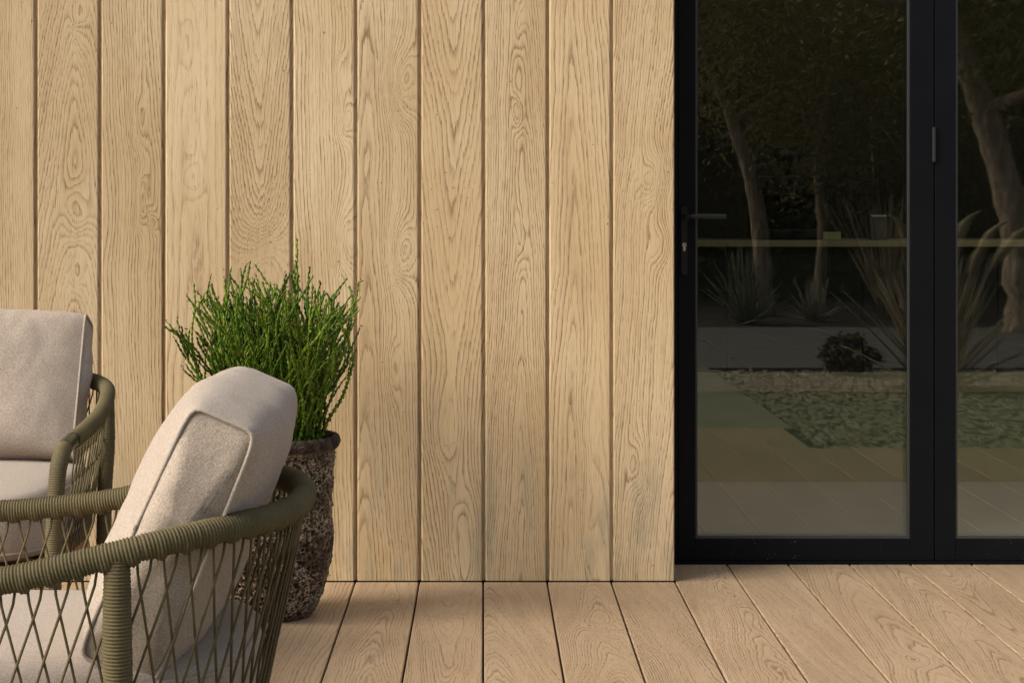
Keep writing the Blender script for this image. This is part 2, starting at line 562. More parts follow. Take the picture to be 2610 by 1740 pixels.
for i in range(-20, 23):
    xc = (i + 0.5) * PITCH
    y1 = -0.0045 if xc < WALL_R else 0.262
    y0 = -3.20 if xc < 1.5 else -2.42
    key = (y0, y1)
    if key not in cache: cache[key] = board_mesh('board', 0.1755, y0, y1, 0.028, 0.0030)
    o = link('board', cache[key], M['deck'], deck, (xc, 0, 0))
    sp = deck_spec.get(i) or dict(axis=(rd.uniform(-.15, .15), rd.uniform(.02, .07), rd.choice((-1, 1)) * rd.uniform(.02, .09)),
                                  ring=(rd.uniform(125, 210), rd.uniform(.025, .05), rd.uniform(0, 40)),
                                  ka=(rd.uniform(-.06, .06), rd.uniform(-1.2, 0), 0.05, 0.03, 0.06))
    grain(o, tone=rd.uniform(0.93, 1.05), **sp)

gp = empty('garden_path', (0, 0, 0))
tag(gp, 'dark green grey stone path leading away from the deck', 'path', kind='structure')
pslab = MB().box(-0.597, 0.597, -0.6, 0.6, -0.06, -0.004, 0.005).mesh('slab')
for r_ in range(3):
    for c_ in range(4):
        link('slab', pslab, M['path'], gp, (0.895 - c_ * 1.2, -3.81 - r_ * 1.208, 0))

# gravel bed beside the path, paving beyond
gb = MB()
gb.add([(1.52, -6.85, -0.055), (9, -6.85, -0.055), (9, -2.44, -0.055), (1.52, -2.44, -0.055)], [(0, 1, 2, 3)])
gravel_bed = tag(gb.build('gravel_bed', M['grit']), 'bed of mixed gravel beside the deck path', 'gravel bed', kind='structure')
ico = bmesh.new(); bmesh.ops.create_icosphere(ico, subdivisions=1, radius=1.0)
ico.verts.index_update()
IV = np.array([v.co[:] for v in ico.verts]); IF = np.array([[v.index for v in f.verts] for f in ico.faces]); ico.free()
NP = 10500
pos = np.stack([1.515 + RNG.random(NP) * 2.9, -2.46 - RNG.random(NP) * 4.35, -0.048 + RNG.random(NP) * 0.022], 1)
scl = np.stack([RNG.uniform(.011, .027, NP), RNG.uniform(.010, .023, NP), RNG.uniform(.007, .016, NP)], 1)
ang = RNG.random(NP) * 6.28
ca, sa = np.cos(ang), np.sin(ang)
V = IV[None] * scl[:, None, :] * RNG.uniform(.8, 1.2, (NP, 12, 1))
V = np.stack([V[..., 0] * ca[:, None] - V[..., 1] * sa[:, None], V[..., 0] * sa[:, None] + V[..., 1] * ca[:, None], V[..., 2]], 2) + pos[:, None, :]
F = (IF[None] + (np.arange(NP) * 12)[:, None, None]).reshape(-1, 3)
me = bpy.data.meshes.new('pebbles'); me.from_pydata(V.reshape(-1, 3).tolist(), [], F.tolist()); me.update()
tag(link('pebbles', me, M['pebble']), 'loose mixed pebbles filling the gravel bed', 'pebbles', kind='stuff')

pv = empty('paving', (0, 0, 0))
tag(pv, 'grey stone paving slabs behind the gravel bed', 'paving', kind='structure')
slab = MB().box(-0.59, 0.59, -0.44, 0.44, -0.06, -0.02, 0.006).mesh('slab')
for r_ in range(5):
    for c_ in range(11):
        link('slab', slab, M['stone'], pv, (-2.4 + c_ * 1.2 + (r_ % 2) * 0.6, -7.4 - r_ * 0.9, 0))

# ------------------------------------------------------------------ clad wall
wall = empty('clad_wall', (0, 0, 0))
tag(wall, 'wall of upright pale limed oak cladding boards with shadow gaps', 'wall', kind='thing')
MB().box(-3.62, WALL_R - 0.016, 0.024, 0.34, -0.06, 2.78).build('backing', M['void'], wall)
FACE = 0.1712
clad_me = board_mesh('board', FACE, 0.0032, 2.76, 0.022, 0.0038, flange=0.0086, fd=0.0100)
clad_end = board_mesh('board', FACE, 0.0032, 2.76, 0.022, 0.0038)
# axis=(x0,d,taper) ring=(freq,wander,seed) knot=(u,z,amp,su,sv)
clad = {
 -8: dict(axis=(-0.16, 0.01, 0.01), ring=(153, 0.02, 1.3), tone=0.955),
 -7: dict(axis=(0.02, 0.018, 0.17), ring=(109, 0.040, 2.9), ka=(0.020, 1.05, 0.060, .040, .085), kb=(0.028, 0.865, 0.035, .018, .05), kc=(0.03, 1.58, 0.04, .022, .07), tone=0.932),
 -6: dict(axis=(-0.10, 0.02, 0.02), ring=(116, 0.050, 5.2), ka=(0.030, 1.06, 0.045, .020, .07), kb=(0.062, 1.02, 0.03, .012, .03), kc=(0.02, 1.30, 0.03, .02, .10), tone=0.948),
 -5: dict(axis=(-0.004, 0.060, 0.010), ring=(73, 0.024, 8.4), ka=(-0.010, 1.14, 0.036, .022, .05), kb=(-0.02, 1.50, 0.030, .018, .10), kc=(0.006, 1.34, 0.026, .010, .14), tone=1.045),
 -4: dict(axis=(0.00, 0.015, -0.16), ring=(111, 0.050, 3.7), ka=(0.0, 0.88, 0.11, .06, .10), tone=0.970),
 -3: dict(axis=(-0.12, 0.02, 0.02), ring=(103, 0.035, 6.6), ka=(0.058, 1.305, 0.050, .022, .06), kb=(0.060, 0.98, 0.055, .030, .09), kc=(0.05, 1.43, 0.03, .018, .06), tone=1.045),
 -2: dict(axis=(-0.06, 0.03, 0.05), ring=(119, 0.040, 4.1), ka=(0.042, 1.405, 0.085, .045, .10), kb=(0.038, 0.915, 0.075, .038, .08), kc=(0.01, 0.60, 0.030, .022, .10), tone=0.978),
 -1: dict(axis=(0.000, 0.016, -0.135), ring=(81, 0.045, 12.5), ka=(0.050, 0.06, -0.115, .055, .22), kb=(-0.02, 0.42, -0.04, .05, .12), tone=1.030),
  0: dict(axis=(0.012, 0.010, 0.055), ring=(153, 0.024, 9.9), ka=(0.008, 1.317, 0.030, .017, .05), kb=(0.008, 1.56, 0.022, .015, .07), kc=(0.014, 0.98, 0.022, .015, .09), tone=0.978),
  1: dict(axis=(-0.02, 0.010, 0.055), ring=(85, 0.030, 14.2), ka=(0.02, 0.10, 0.045, .030, .20), kb=(0.03, 0.45, 0.03, .025, .16), tone=1.067),
  2: dict(axis=(0.09, 0.02, 0.075), ring=(131, 0.060, 17.8), ka=(0.03, 1.14, 0.050, .035, .07), kb=(0.05, 0.95, 0.04, .03, .08), kc=(-0.01, 0.32, 0.045, .03, .09), tone=1.015),
}
rc_ = random.Random(3)
for i in range(-20, 3):
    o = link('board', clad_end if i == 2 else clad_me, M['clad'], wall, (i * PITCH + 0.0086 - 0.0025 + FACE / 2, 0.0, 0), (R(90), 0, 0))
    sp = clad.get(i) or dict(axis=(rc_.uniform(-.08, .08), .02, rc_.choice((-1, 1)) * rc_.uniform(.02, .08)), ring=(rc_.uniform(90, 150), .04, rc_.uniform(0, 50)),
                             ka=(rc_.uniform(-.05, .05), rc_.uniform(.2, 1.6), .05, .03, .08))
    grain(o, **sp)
# return of the cladding into the door opening
ret = board_mesh('return_board', 0.255, 0.006, 2.76, 0.015, 0.002)
o = link('return_board', ret, M['clad'], wall, (WALL_R - 0.001, 0.152, 0), (R(90), 0, R(90)))
grain(o, (0.1, .02, .01), (140, .03, 21.0))

# ------------------------------------------------------------------ house shell behind the glass
hs = empty('house_room', (0, 0, 0))
tag(hs, 'dim room behind the glass doors', 'room', kind='structure')
MB().box(0.30, 4.6, 0.37, 6.2, -0.06, 0.0).build('floor', M['concrete'], hs)
MB().box(0.20, 4.7, 6.2, 6.35, -0.06, 2.75).build('back_wall', M['plaster'], hs)
MB().box(0.18, 0.30, 0.345, 6.2, -0.06, 2.75).build('side_wall', M['pale_plaster'], hs)
MB().box(4.6, 4.72, 0.345, 6.2, -0.06, 2.75).build('side_wall', M['pale_plaster'], hs)
for q in ((-3.62, 4.72, 0.345, 0.6), (-3.62, 0.6, 0.601, 2.3), (4.2, 4.72, 0.601, 2.3), (-3.62, 4.72, 2.301, 6.35)):
    MB().box(q[0], q[1], q[2], q[3], 2.781, 2.95).build('ceiling', M['plaster'], hs)      # opening added in the unseen ceiling so daylight brightens the bench and counter
ow = MB().box(2.152, 4.72, 0.20, 0.34, -0.06, 2.78).build('rendered_wall', M['render'])
tag(ow, 'rendered house wall to the right of the doors', 'wall', kind='thing')
lt = MB().box(WALL_R + 0.0165, 2.150, 0.262, 0.34, 2.14, 2.76).build('lintel_panel', M['frame'])
tag(lt, 'black panel above the glazed doors', 'panel', kind='thing')

# ------------------------------------------------------------------ doors
Y = DOOR_Y
df = empty('door_frame', (0, Y, 0))
tag(df, 'black metal outer frame and sill around the glazed doors', 'door frame', kind='thing')
def fbox(root, name, x0, x1, y0, y1, z0, z1, mat='frame', bev=0.0015):
    return MB().box(x0, x1, y0, y1, z0, z1, bev).build(name, M[mat], root)
fbox(df, 'jamb', 0.5545, 0.5750, -0.006, 0.060, 0.0, 2.135)
fbox(df, 'jamb', 2.100, 2.150, -0.004, 0.060, 0.0, 2.135)
fbox(df, 'head', 0.5755, 2.0995, -0.004, 0.060, 2.09, 2.135)
fbox(df, 'sill', 0.5755, 2.0995, -0.002, 0.060, -0.028, 0.0075, bev=0.001)

def leaf(x0, x1, gx0, gx1, label):
    d_ = empty('glazed_door', (x0, Y, 0.009))
    tag(d_, label, 'door', 'glazed double doors', kind='thing')
    z0, z1, gz0, gz1 = 0.0, 2.078, 0.0625, 1.985
    a = lambda x: x - x0
    fbox(d_, 'stile', a(x0), a(gx0), 0.0, 0.052, z0, z1)
    fbox(d_, 'stile', a(gx1), a(x1), 0.0, 0.052, z0, z1)
    fbox(d_, 'bottom_rail', a(gx0) + .0005, a(gx1) - .0005, 0.0015, 0.052, z0, gz0)
    fbox(d_, 'top_rail', a(gx0) + .0005, a(gx1) - .0005, 0.0015, 0.052, gz1, z1)
    b = 0.0075
    for nm, q in (('bead', (a(gx0) + .0008, a(gx0) + b, gz0 + .0008, gz1)), ('bead', (a(gx1) - b, a(gx1) - .0008, gz0 + .0008, gz1)),
                  ('bead', (a(gx0) + b + .0004, a(gx1) - b - .0004, gz0 + .0008, gz0 + b)), ('bead', (a(gx0) + b + .0004, a(gx1) - b - .0004, gz1 - b, gz1 - .0008))):
        fbox(d_, nm, q[0], q[1], 0.004, 0.016, q[2], q[3], 'gasket', 0.001)
    MB().box(a(gx0) + .002, a(gx1) - .002, 0.0165, 0.0405, gz0 + .002, gz1 - .002).build('glass_pane', M['glass'], d_)
    return d_
dl = leaf(0.5775, 1.3325, 0.6270, 1.2640, 'black framed glass door with lever handle, next to the oak cladding')
dr = leaf(1.3365, 2.0970, 1.3970, 2.0400, 'black framed glass door cut off by the right picture edge')

# handle (long backplate, lever, euro cylinder) as part of the left leaf
hx, hz = 0.0145 + 0.002, 0.945
hp = MB()
N = 10
outl = [(0.0105 * math.cos(t), 0.092 + 0.0105 * math.sin(t)) for t in np.linspace(0, math.pi, N)] + [(0.0105 * math.cos(t), -0.092 + 0.0105 * math.sin(t)) for t in np.linspace(math.pi, 2 * math.pi, N)]
n = len(outl)
hp.add([(x, yy, z) for yy in (-0.009, -0.002) for x, z in [(p[0] * (0.9 if yy < -0.005 else 1), p[1] * (0.99 if yy < -0.005 else 1)) for p in outl]],
       [tuple(range(n)), tuple(range(2 * n - 1, n - 1, -1))] + [(i, i + n, (i + 1) % n + n, (i + 1) % n) for i in range(n)])
handle = hp.build('handle', M['blackmetal'], dl, loc=(hx, 0, hz))
P, _ = catmull([(0.002, -0.002, 0.072), (0.002, -0.028, 0.072), (0.006, -0.043, 0.072), (0.016, -0.050, 0.072), (0.040, -0.051, 0.072), (0.118, -0.051, 0.071)], 0.004)
MB().sweep(P, 0.0075, 12).build('lever', M['gloss'], handle, True)
MB().sweep([(0.002, -0.009, 0.072), (0.002, -0.014, 0.072)], 0.0125, 20).build('rose', M['blackmetal'], handle, True)
cy = MB()
cyo = [(0.0062 * math.cos(t), 0.0062 * math.sin(t)) for t in np.linspace(-0.9, math.pi + 0.9, 14)] + [(-0.0034, -0.017), (0.0, -0.0195), (0.0034, -0.017)]
n = len(cyo)
cy.add([(x, yy, z - 0.012) for yy in (-0.0115, -0.0085) for x, z in cyo], [tuple(range(n)), tuple(range(2 * n - 1, n - 1, -1))] + [(i, i + n, (i + 1) % n + n, (i + 1) % n) for i in range(n)])
cyl = cy.build('lock_cylinder', M['steel'], handle)
MB().box(-0.0007, 0.0042, -0.0120, -0.0117, -0.0130, -0.0112).build('keyway', M['void'], handle)
for hz_ in (1.230, 1.92):
    h = MB()
    for k in range(4):
        h.sweep([(0, 0, k * 0.0245), (0, 0, k * 0.0245 + 0.0232)], 0.0060, 12)
    h.sweep([(0, 0, -0.003), (0, 0, 0.100)], 0.0046, 12)
    h.build('hinge', M['darksteel'], dl, loc=(1.3345 - 0.5775 - 0.0015, -0.0045, hz_ - 0.05), smooth=False)
dc = MB().box(1.3328, 1.3362, Y + 0.012, Y + 0.05, 0.012, 2.085).build('meeting_gasket', M['gasket'], df)
dc.location = (0, -Y, 0)

# ------------------------------------------------------------------ room contents seen through the glass
bn = empty('low_bench', (1.9, 2.25, 0))
tag(bn, 'low green bench with a pale wooden top inside the room', 'bench')
MB().box(-1.35, 1.6, -0.26, 0.26, 0.0, 0.345, 0.004).build('body', M['bench'], bn)
MB().box(-1.37, 1.62, -0.285, 0.28, 0.3465, 0.375, 0.004).build('top', M['oaktop'], bn)
kc = empty('kitchen_counter', (2.0, 3.7, 0))
tag(kc, 'dark kitchen counter with pale oak worktop at back of room', 'counter')
for k in range(5):
    x = -1.5 + k * 0.62
    MB().box(x, x + 0.615, -0.30, 0.30, 0.08, 0.875, 0.003).build('cabinet', M['cabinet'], kc)
MB().box(-1.5, 1.6, -0.27, 0.28, 0.0, 0.079).build('plinth', M['void'], kc)
MB().box(-1.55, 1.65, -0.34, 0.32, 0.8765, 0.906, 0.003).build('worktop', M['oaktop'], kc)
cm = empty('coffee_machine', (1.42, 3.66, 0.9065))
tag(cm, 'chrome and black coffee machine standing on the oak counter', 'coffee machine')
MB().box(-0.15, 0.15, -0.02, 0.16, 0, 0.30, 0.012).build('body', M['blackmetal'], cm)
MB().box(-0.15, 0.15, -0.20, -0.021, 0, 0.05, 0.008).build('drip_tray', M['blackmetal'], cm)
MB().box(-0.15, 0.15, -0.16, -0.021, 0.21, 0.30, 0.010).build('group_head', M['blackmetal'], cm)
pf = MB().sweep([(0, -0.10, 0.209), (0, -0.10, 0.17)], 0.035, 16).build('portafilter', M['steel'], cm, True)
MB().sweep([(0, -0.12, 0.19), (0, -0.24, 0.18)], 0.011, 10).build('handle', M['blackmetal'], pf, True)
MB().sweep([(0.02, 0.06, 0.301), (0.02, 0.06, 0.33), (0.02, 0.06, 0.38), (0.02, 0.06, 0.43)], np.array([0.03, 0.04, 0.065, 0.07]), 18).build('bean_hopper', M['darksteel'], cm, True)
bx = empty('yellow_box', (1.60, 3.50, 0.9065))
tag(bx, 'small yellow box lying on the oak counter', 'box')
MB().box(-0.052, 0.052, -0.03, 0.03, 0, 0.026, 0.002).build('carton', M['yellow'], bx)
MB().box(-0.053, 0.053, -0.031, 0.031, 0.0265, 0.036, 0.002).build('lid', M['yellow'], bx)
jr = empty('glass_jar', (1.83, 3.52, 0.9065))
tag(jr, 'pale square storage jar on the oak counter', 'jar')
MB().box(-0.04, 0.04, -0.04, 0.04, 0, 0.10, 0.008).build('body', M['plaster'], jr)
MB().box(-0.037, 0.037, -0.037, 0.037, 0.1005, 0.115, 0.004).build('lid', M['steel'], jr)
cp = empty('white_cup', (0.86, 3.52, 0.9065))
tag(cp, 'white cup on the oak counter near the door handle', 'cup')
MB().sweep([(0, 0, 0), (0, 0, 0.01), (0, 0, 0.05), (0, 0, 0.09)], np.array([.025, .032, .042, .044]), 20).build('body', M['white'], cp, True)
t = np.linspace(-1.3, 1.3, 9)
MB().sweep(np.stack([0.036 + 0.028 * np.cos(t), 0 * t, 0.05 + 0.026 * np.sin(t)], 1), 0.005, 8).build('handle', M['white'], cp, True)

# ------------------------------------------------------------------ rope armchairs
RR = 0.0163
def wrap_radius(s, base, pitch=0.00445, amp=0.0011):
    turn = np.floor(s / pitch).astype(int)
    tight = np.random.default_rng(len(s)).normal(0, 0.00022, turn.max() + 2)
    return base + tight[turn] + amp * (2 * np.abs(np.sin(math.pi * s / pitch)) - 1.0)

half = [(-0.332, 0.0, 0.643), (-0.327, 0.085, 0.643), (-0.305, 0.170, 0.644), (-0.258, 0.248, 0.643), (-0.180, 0.302, 0.632),
        (-0.100, 0.319, 0.614), (0.0, 0.325, 0.592), (0.10, 0.326, 0.580), (0.20, 0.327, 0.573), (0.302, 0.327, 0.568)]
railP = [(f, -s, z) for f, s, z in half[:0:-1]] + half           # from -s side round the back to +s side
def seat_curve(front, z, step):
    q = [(front, 0.290), (front * 0.4, 0.294), (-0.10, 0.282), (-0.20, 0.238), (-0.255, 0.138)]
    return catmull([(a, -b, z) for a, b in q] + [(-0.268, 0.0, z)] + [(a, b, z) for a, b in q[::-1]], step)
FRAMEP, _ = seat_curve(0.39, 0.312, 0.016)
BASEP, BASES = seat_curve(0.285, 0.312, 0.004)

def make_armchair(name, label, group):
    c = empty(name)
    tag(c, label, 'armchair', group)
    # back and arm rail wrapped in rope
    P, s = catmull(railP, 0.00445 / 5)
    L = s[-1]
    nb = int(L / 0.0335)
    bpos = (np.arange(nb) + 0.5) * L / nb
    r = wrap_radius(s, RR)
    sides = 16
    a = np.linspace(0, 2 * math.pi, sides, endpoint=False)
    near = np.exp(-((s[:, None] - bpos[None]) / 0.0062) ** 4).max(1)
    low = np.clip(-np.cos(a), 0, 1) ** 1.5
    rad = r[:, None] + 0.0042 * near[:, None] * low[None]
    MB().sweep(P, rad, sides).build('rail', M['rope'], c, True)
    # lattice ropes between rail and seat frame
    T, Nn, B = frames(P)
    def rail_pt(sv):
        i = int(np.clip(np.searchsorted(s, sv), 0, len(s) - 1)); return P[i] + np.array([0, 0, -RR - 0.002]), P[i]
    LB = BASES[-1]
    def base_pt(qs):
        i = int(np.clip(round(qs / LB * (len(BASEP) - 1)), 0, len(BASEP) - 1)); return BASEP[i]
    rr = random.Random(4)
    for k in range(nb):
        for sg in (-1, 1):
            p0, pc = rail_pt(bpos[k] + sg * 0.0072)
            qk = k + 0.5 + sg * 2.6 + rr.uniform(-.08, .08)
            if qk < -0.2 or qk > nb + 0.2: continue
            p3 = base_pt(qk / nb * LB)
            ax = p3 - pc; ax[2] = 0
            nrm = np.array([pc[0], pc[1], 0]); nrm /= np.linalg.norm(nrm)
            off = nrm * 0.0020 * sg
            pts = [p0 + np.array([0, 0, 0.008]), p0 + (p3 - p0) * 0.035 + np.array([0, 0, -0.004]), p0 + (p3 - p0) * 0.35 + off + nrm * rr.uniform(-.0015, .0015), p0 + (p3 - p0) * 0.7 + off, p3]
            Q, _ = catmull(pts, 0.022)
            MB().sweep(Q, 0.0018, 6).build('rope', M['rope'], c, True)
    # bare metal joint, front legs, rear legs
    for sg in (-1, 1):
        jp = [(0.300, sg * 0.327, 0.5681), (0.340, sg * 0.327, 0.5655), (0.365, sg * 0.327, 0.5631), (0.382, sg * 0.327, 0.5602)]
        MB().sweep(catmull(jp, 0.006)[0], 0.0156, 20).build('joint', M['gloss'], c, True)
        Pf, sf = catmull([(0.380, sg * 0.327, 0.5606), (0.403, sg * 0.327, 0.552), (0.431, sg * 0.326, 0.525), (0.447, sg * 0.325, 0.475), (0.455, sg * 0.323, 0.40), (0.460, sg * 0.320, 0.22), (0.464, sg * 0.317, 0.012)], 0.00445 / 4)
        MB().sweep(Pf, wrap_radius(sf, 0.0166), 14).build('front_leg', M['rope'], c, True)
        MB().sweep([(0.464, sg * 0.317, 0.0), (0.464, sg * 0.317, 0.014)], 0.014, 16).build('foot', M['blackmetal'], c, True)
        Pr, sr = catmull([(-0.135, sg * 0.314, 0.617), (-0.135, sg * 0.313, 0.50), (-0.139, sg * 0.306, 0.36), (-0.160, sg * 0.297, 0.012)], 0.00445 / 4)
        rl = wrap_radius(sr, 0.0168)
        rl = rl * (1 + 0.06 * np.exp(-((sr - 0.11) / 0.05) ** 2)) * (1 - 0.06 * np.exp(-(sr / 0.04) ** 2))
        MB().sweep(Pr, rl, 14).build('rear_leg', M['rope'], c, True)
        MB().sweep([(-0.160, sg * 0.297, 0.0), (-0.160, sg * 0.297, 0.014)], 0.014, 16).build('foot', M['blackmetal'], c, True)
    # teak seat frame: curved skirt plus slats
    out = [(x * 1.0, y * 0.985) for x, y, z in FRAMEP]
    n = len(out)
    inner = [(x * 0.90 + 0.004, y * 0.90) for x, y in out]
    V = [(x, y, z) for z in (0.262, 0.325) for x, y in out] + [(x, y, z) for z in (0.262, 0.325) for x, y in inner]
    F = []
    for i in range(n - 1):
        F += [(i, i + 1, n + i + 1, n + i), (2 * n + i + 1, 2 * n + i, 3 * n + i, 3 * n + i + 1), (n + i, n + i + 1, 3 * n + i + 1, 3 * n + i), (i + 1, i, 2 * n + i, 2 * n + i + 1)]
    F += [(0, n, 3 * n, 2 * n), (n - 1, 3 * n - 1, 4 * n - 1, 2 * n - 1)]
    MB().add(V, F).build('seat_frame', M['teak'], c)
    MB().box(0.392, 0.420, -0.285, 0.285, 0.258, 0.3235, 0.003).build('front_rail', M['teak'], c)
    for k in range(7):
        x = -0.19 + k * 0.088
        hw = 0.255 if x > -0.10 else 0.20
        MB().box(x - 0.03, x + 0.03, -hw, hw, 0.300, 0.318, 0.003).build('slat', M['teak'], c)
    return c

def copy_tree(o):
    c = o.copy(); COL.objects.link(c)
    for ch in list(o.children):
        k = ch.copy(); COL.objects.link(k); k.parent = c
        for g in ch.children:
            q = g.copy(); COL.objects.link(q); q.parent = k
    return c

def cushion_back():
    """box cushion: local x = forward (thickness), y = width, z = up; leans about its bottom edge"""
    W, H = 0.243, 0.348
    na, nb = 56, 110
    A = np.linspace(-1, 1, na)
    th = np.linspace(0, 2 * math.pi, 3000, endpoint=False)
    V = []
    def section(e, shrink=1.0):
        m_ = 1 - abs(e) ** 2.6
        m2 = 1 - abs(e) ** 5
        half_t = 0.0465 + 0.046 * m_
        hz = (H + 0.012 * m2) / 2
        p = 11.0 - 7.4 * (1 - abs(e) ** 7)                      # squarer at the ends
        c_, s_ = np.cos(th), np.sin(th)
        x = np.sign(c_) * np.abs(c_) ** (2 / p) * half_t
        z = np.sign(s_) * np.abs(s_) ** (2 / (p + 0.8)) * hz + H / 2 + 0.006 * m2
        # a little fuller in the lower half, and flatter on the underside
        x = np.where(x < 0, x * (1 - 0.16 * m_), x)
        x = x * (1 + 0.16 * (0.5 - z / H) + 0.05)
        xx, zz = np.append(x, x[0]), np.append(z, z[0])
        L_ = np.concatenate([[0], np.cumsum(np.hypot(np.diff(xx), np.diff(zz)))])
        q_ = np.linspace(0, L_[-1], nb, endpoint=False)
        return np.interp(q_, L_, xx), np.interp(q_, L_, zz)
    for e in A:
        x, z = section(e)
        V.append(np.stack([x, np.full_like(x, e * W), z], 1))
    V = np.array(V)
    # soft wrinkles
    for i in range(na):
        for j in range(nb):
            p = Vector(V[i, j])
            d_ = mnoise.noise(p * 8.0) * 0.0042 + mnoise.noise(p * 22.0 + Vector((3, 1, 7))) * 0.0018 - max(0, 0.16 - abs(mnoise.noise(Vector((p.x * 9, p.y * 16, p.z * 6 + 4))))) * 0.010
            edge = 1 - abs(A[i]) ** 8
            V[i, j, 0] += d_ * (1 if V[i, j, 0] > 0 else -1) * edge
            V[i, j, 2] += d_ * 0.6 * edge
    body = MB()
    F = [(i * nb + j, i * nb + (j + 1) % nb, (i + 1) * nb + (j + 1) % nb, (i + 1) * nb + j) for i in range(na - 1) for j in range(nb)]
    body.add(V.reshape(-1, 3), [f[::-1] for f in F])
    panels, pipes = [], []
    for sg, row in ((-1, V[0]), (1, V[-1])):
        rings = []
        cx, cz = row[:, 0].mean(), row[:, 2].mean()
        for q in (1.0, 0.97, 0.92, 0.86, 0.79, 0.71, 0.62, 0.53, 0.44, 0.35, 0.26, 0.17, 0.09, 0.02):
            rg = row.copy()
            rg[:, 0] = cx + (row[:, 0] - cx) * q
            rg[:, 2] = cz + (row[:, 2] - cz) * q
            bulge = 0.021 * (1 - q ** 2.4)
            for j in range(nb):
                pp = Vector((rg[j, 0], sg * 3, rg[j, 2]))
                rg[j, 1] += sg * (bulge + (mnoise.noise(pp * 11 + Vector((2, 0, 0))) * 0.012 - max(0, 0.22 - abs(mnoise.noise(Vector((pp.x * 7 + pp.z * 4, 2, pp.z * 13 - pp.x * 9))))) * 0.015 + mnoise.noise(pp * 34) * 0.002) * (1 - q ** 6))
            rings.append(rg)
        Vp = np.array(rings).reshape(-1, 3)
        k = len(rings)
        Fp = [(i * nb + j, i * nb + (j + 1) % nb, (i + 1) * nb + (j + 1) % nb, (i + 1) * nb + j) for i in range(k - 1) for j in range(nb)]
        Fp.append(tuple((k - 1) * nb + j for j in range(nb)))
        if sg < 0: Fp = [f[::-1] for f in Fp]
        panels.append(MB().add(Vp, Fp).mesh('side_panel', True))
        loop = np.vstack([row, row[:2]])
        loop = loop + np.array([0, sg * 0.0026, 0])
        pipes.append(MB().sweep(loop, 0.0029, 8, caps=False).mesh('piping', True))
    return body.mesh('cover', True), panels, pipes

CB = cushion_back()
def place_back_cushion(label, M4, group):
    c = empty('back_cushion')
    tag(c, label, 'cushion', group)
    link('cover', CB[0], M['fabric'], c)
    for p, q in zip(CB[1], CB[2]):
        sp = link('side_panel', p, M['fabric'], c)
        link('piping', q, M['piping'], sp)
    z = MB(); z.box(-0.002, 0.002, -0.003, 0.003, -0.007, 0.005, 0.001)
    for sg in (-1, 1):
        z.build('zip_pull', M['brass'], c, loc=(0.045, sg * 0.240, 0.012))
    c.matrix_world = M4
    return c

def cushion_seat():
    nb = 96
    th = np.linspace(0, 2 * math.pi, nb, endpoint=False)
    c_, s_ = np.cos(th), np.sin(th)
    def outline(k):
        p = 4.6
        x = np.sign(c_) * np.abs(c_) ** (2 / p) * 0.345 * k + 0.082
        y = np.sign(s_) * np.abs(s_) ** (2 / p) * 0.284 * k
        # the back corners follow the curve of the frame
        y = np.where(x < -0.05, y * (1 - 0.9 * (-(x + 0.05)) ** 1.35), y)
        return x, y
    prof = [(0.02, 0.328), (0.6, 0.328), (0.93, 0.329), (0.975, 0.334), (0.997, 0.347), (1.004, 0.375), (1.006, 0.40), (1.003, 0.43), (0.995, 0.447), (0.97, 0.459), (0.92, 0.465), (0.8, 0.470), (0.6, 0.474), (0.35, 0.476), (0.02, 0.477)]
    V = []
    for k, z in prof:
        x, y = outline(k)
        zz = np.full_like(x, z)
        if z > 0.34:
            for j in range(nb):
                pp = Vector((x[j], y[j], z))
                zz[j] += mnoise.noise(pp * 8) * 0.003 * (1 if z > 0.44 else 0.3)
                x[j] += mnoise.noise(pp * 13 + Vector((5, 0, 0))) * 0.002
        V.append(np.stack([x, y, zz], 1))
    V = np.array(V); k = len(prof)
    F = [(i * nb + j, i * nb + (j + 1) % nb, (i + 1) * nb + (j + 1) % nb, (i + 1) * nb + j) for i in range(k - 1) for j in range(nb)]
    F += [tuple(range(nb - 1, -1, -1)), tuple((k - 1) * nb + j for j in range(nb))]
    body = MB().add(V.reshape(-1, 3), F).mesh('cover', True)
    pipes = []
    for idx in (4, 8):
        loop = np.vstack([V[idx], V[idx][:2]])
        pipes.append(MB().sweep(loop, 0.003, 8, caps=False).mesh('piping', True))
    return body, pipes
CS = cushion_seat()
def place_seat_cushion(label, M4, group):
    c = empty('seat_cushion')
    tag(c, label, 'cushion', group)
    link('cover', CS[0], M['fabric'], c)
    for p in CS[1]: link('piping', p, M['piping'], c)
    c.matrix_world = M4
    return c

from mathutils import Matrix
def chair_matrix(x, y, rz): return Matrix.Translation((x, y, 0)) @ Matrix.Rotation(rz, 4, 'Z')
LEAN = Matrix.Translation((-0.122, 0, 0.466)) @ Matrix.Rotation(R(-23.5), 4, 'Y')
GCH = 'pair of olive rope armchairs'
ch1 = make_armchair('rope_armchair', 'olive rope armchair in the foreground facing left', GCH)
m1 = chair_matrix(-0.585, -2.725, R(180))
ch1.matrix_world = m1
ch2 = copy_tree(ch1)
ch2['label'] = 'olive rope armchair against the wall at the left picture edge'
m2 = chair_matrix(-1.180, -1.11, R(-90))
ch2.matrix_world = m2
place_back_cushion('upright beige box cushion leaning in the foreground armchair', m1 @ LEAN @ Matrix.Rotation(R(-1.2), 4, 'X'), 'armchair cushions')
place_seat_cushion('beige seat cushion of the foreground armchair seen through its rope lattice', m1, 'armchair cushions')
place_back_cushion('beige back cushion of the armchair by the wall, left picture edge', m2 @ LEAN, 'armchair cushions')
place_seat_cushion('beige seat cushion of the armchair by the wall', m2, 'armchair cushions')

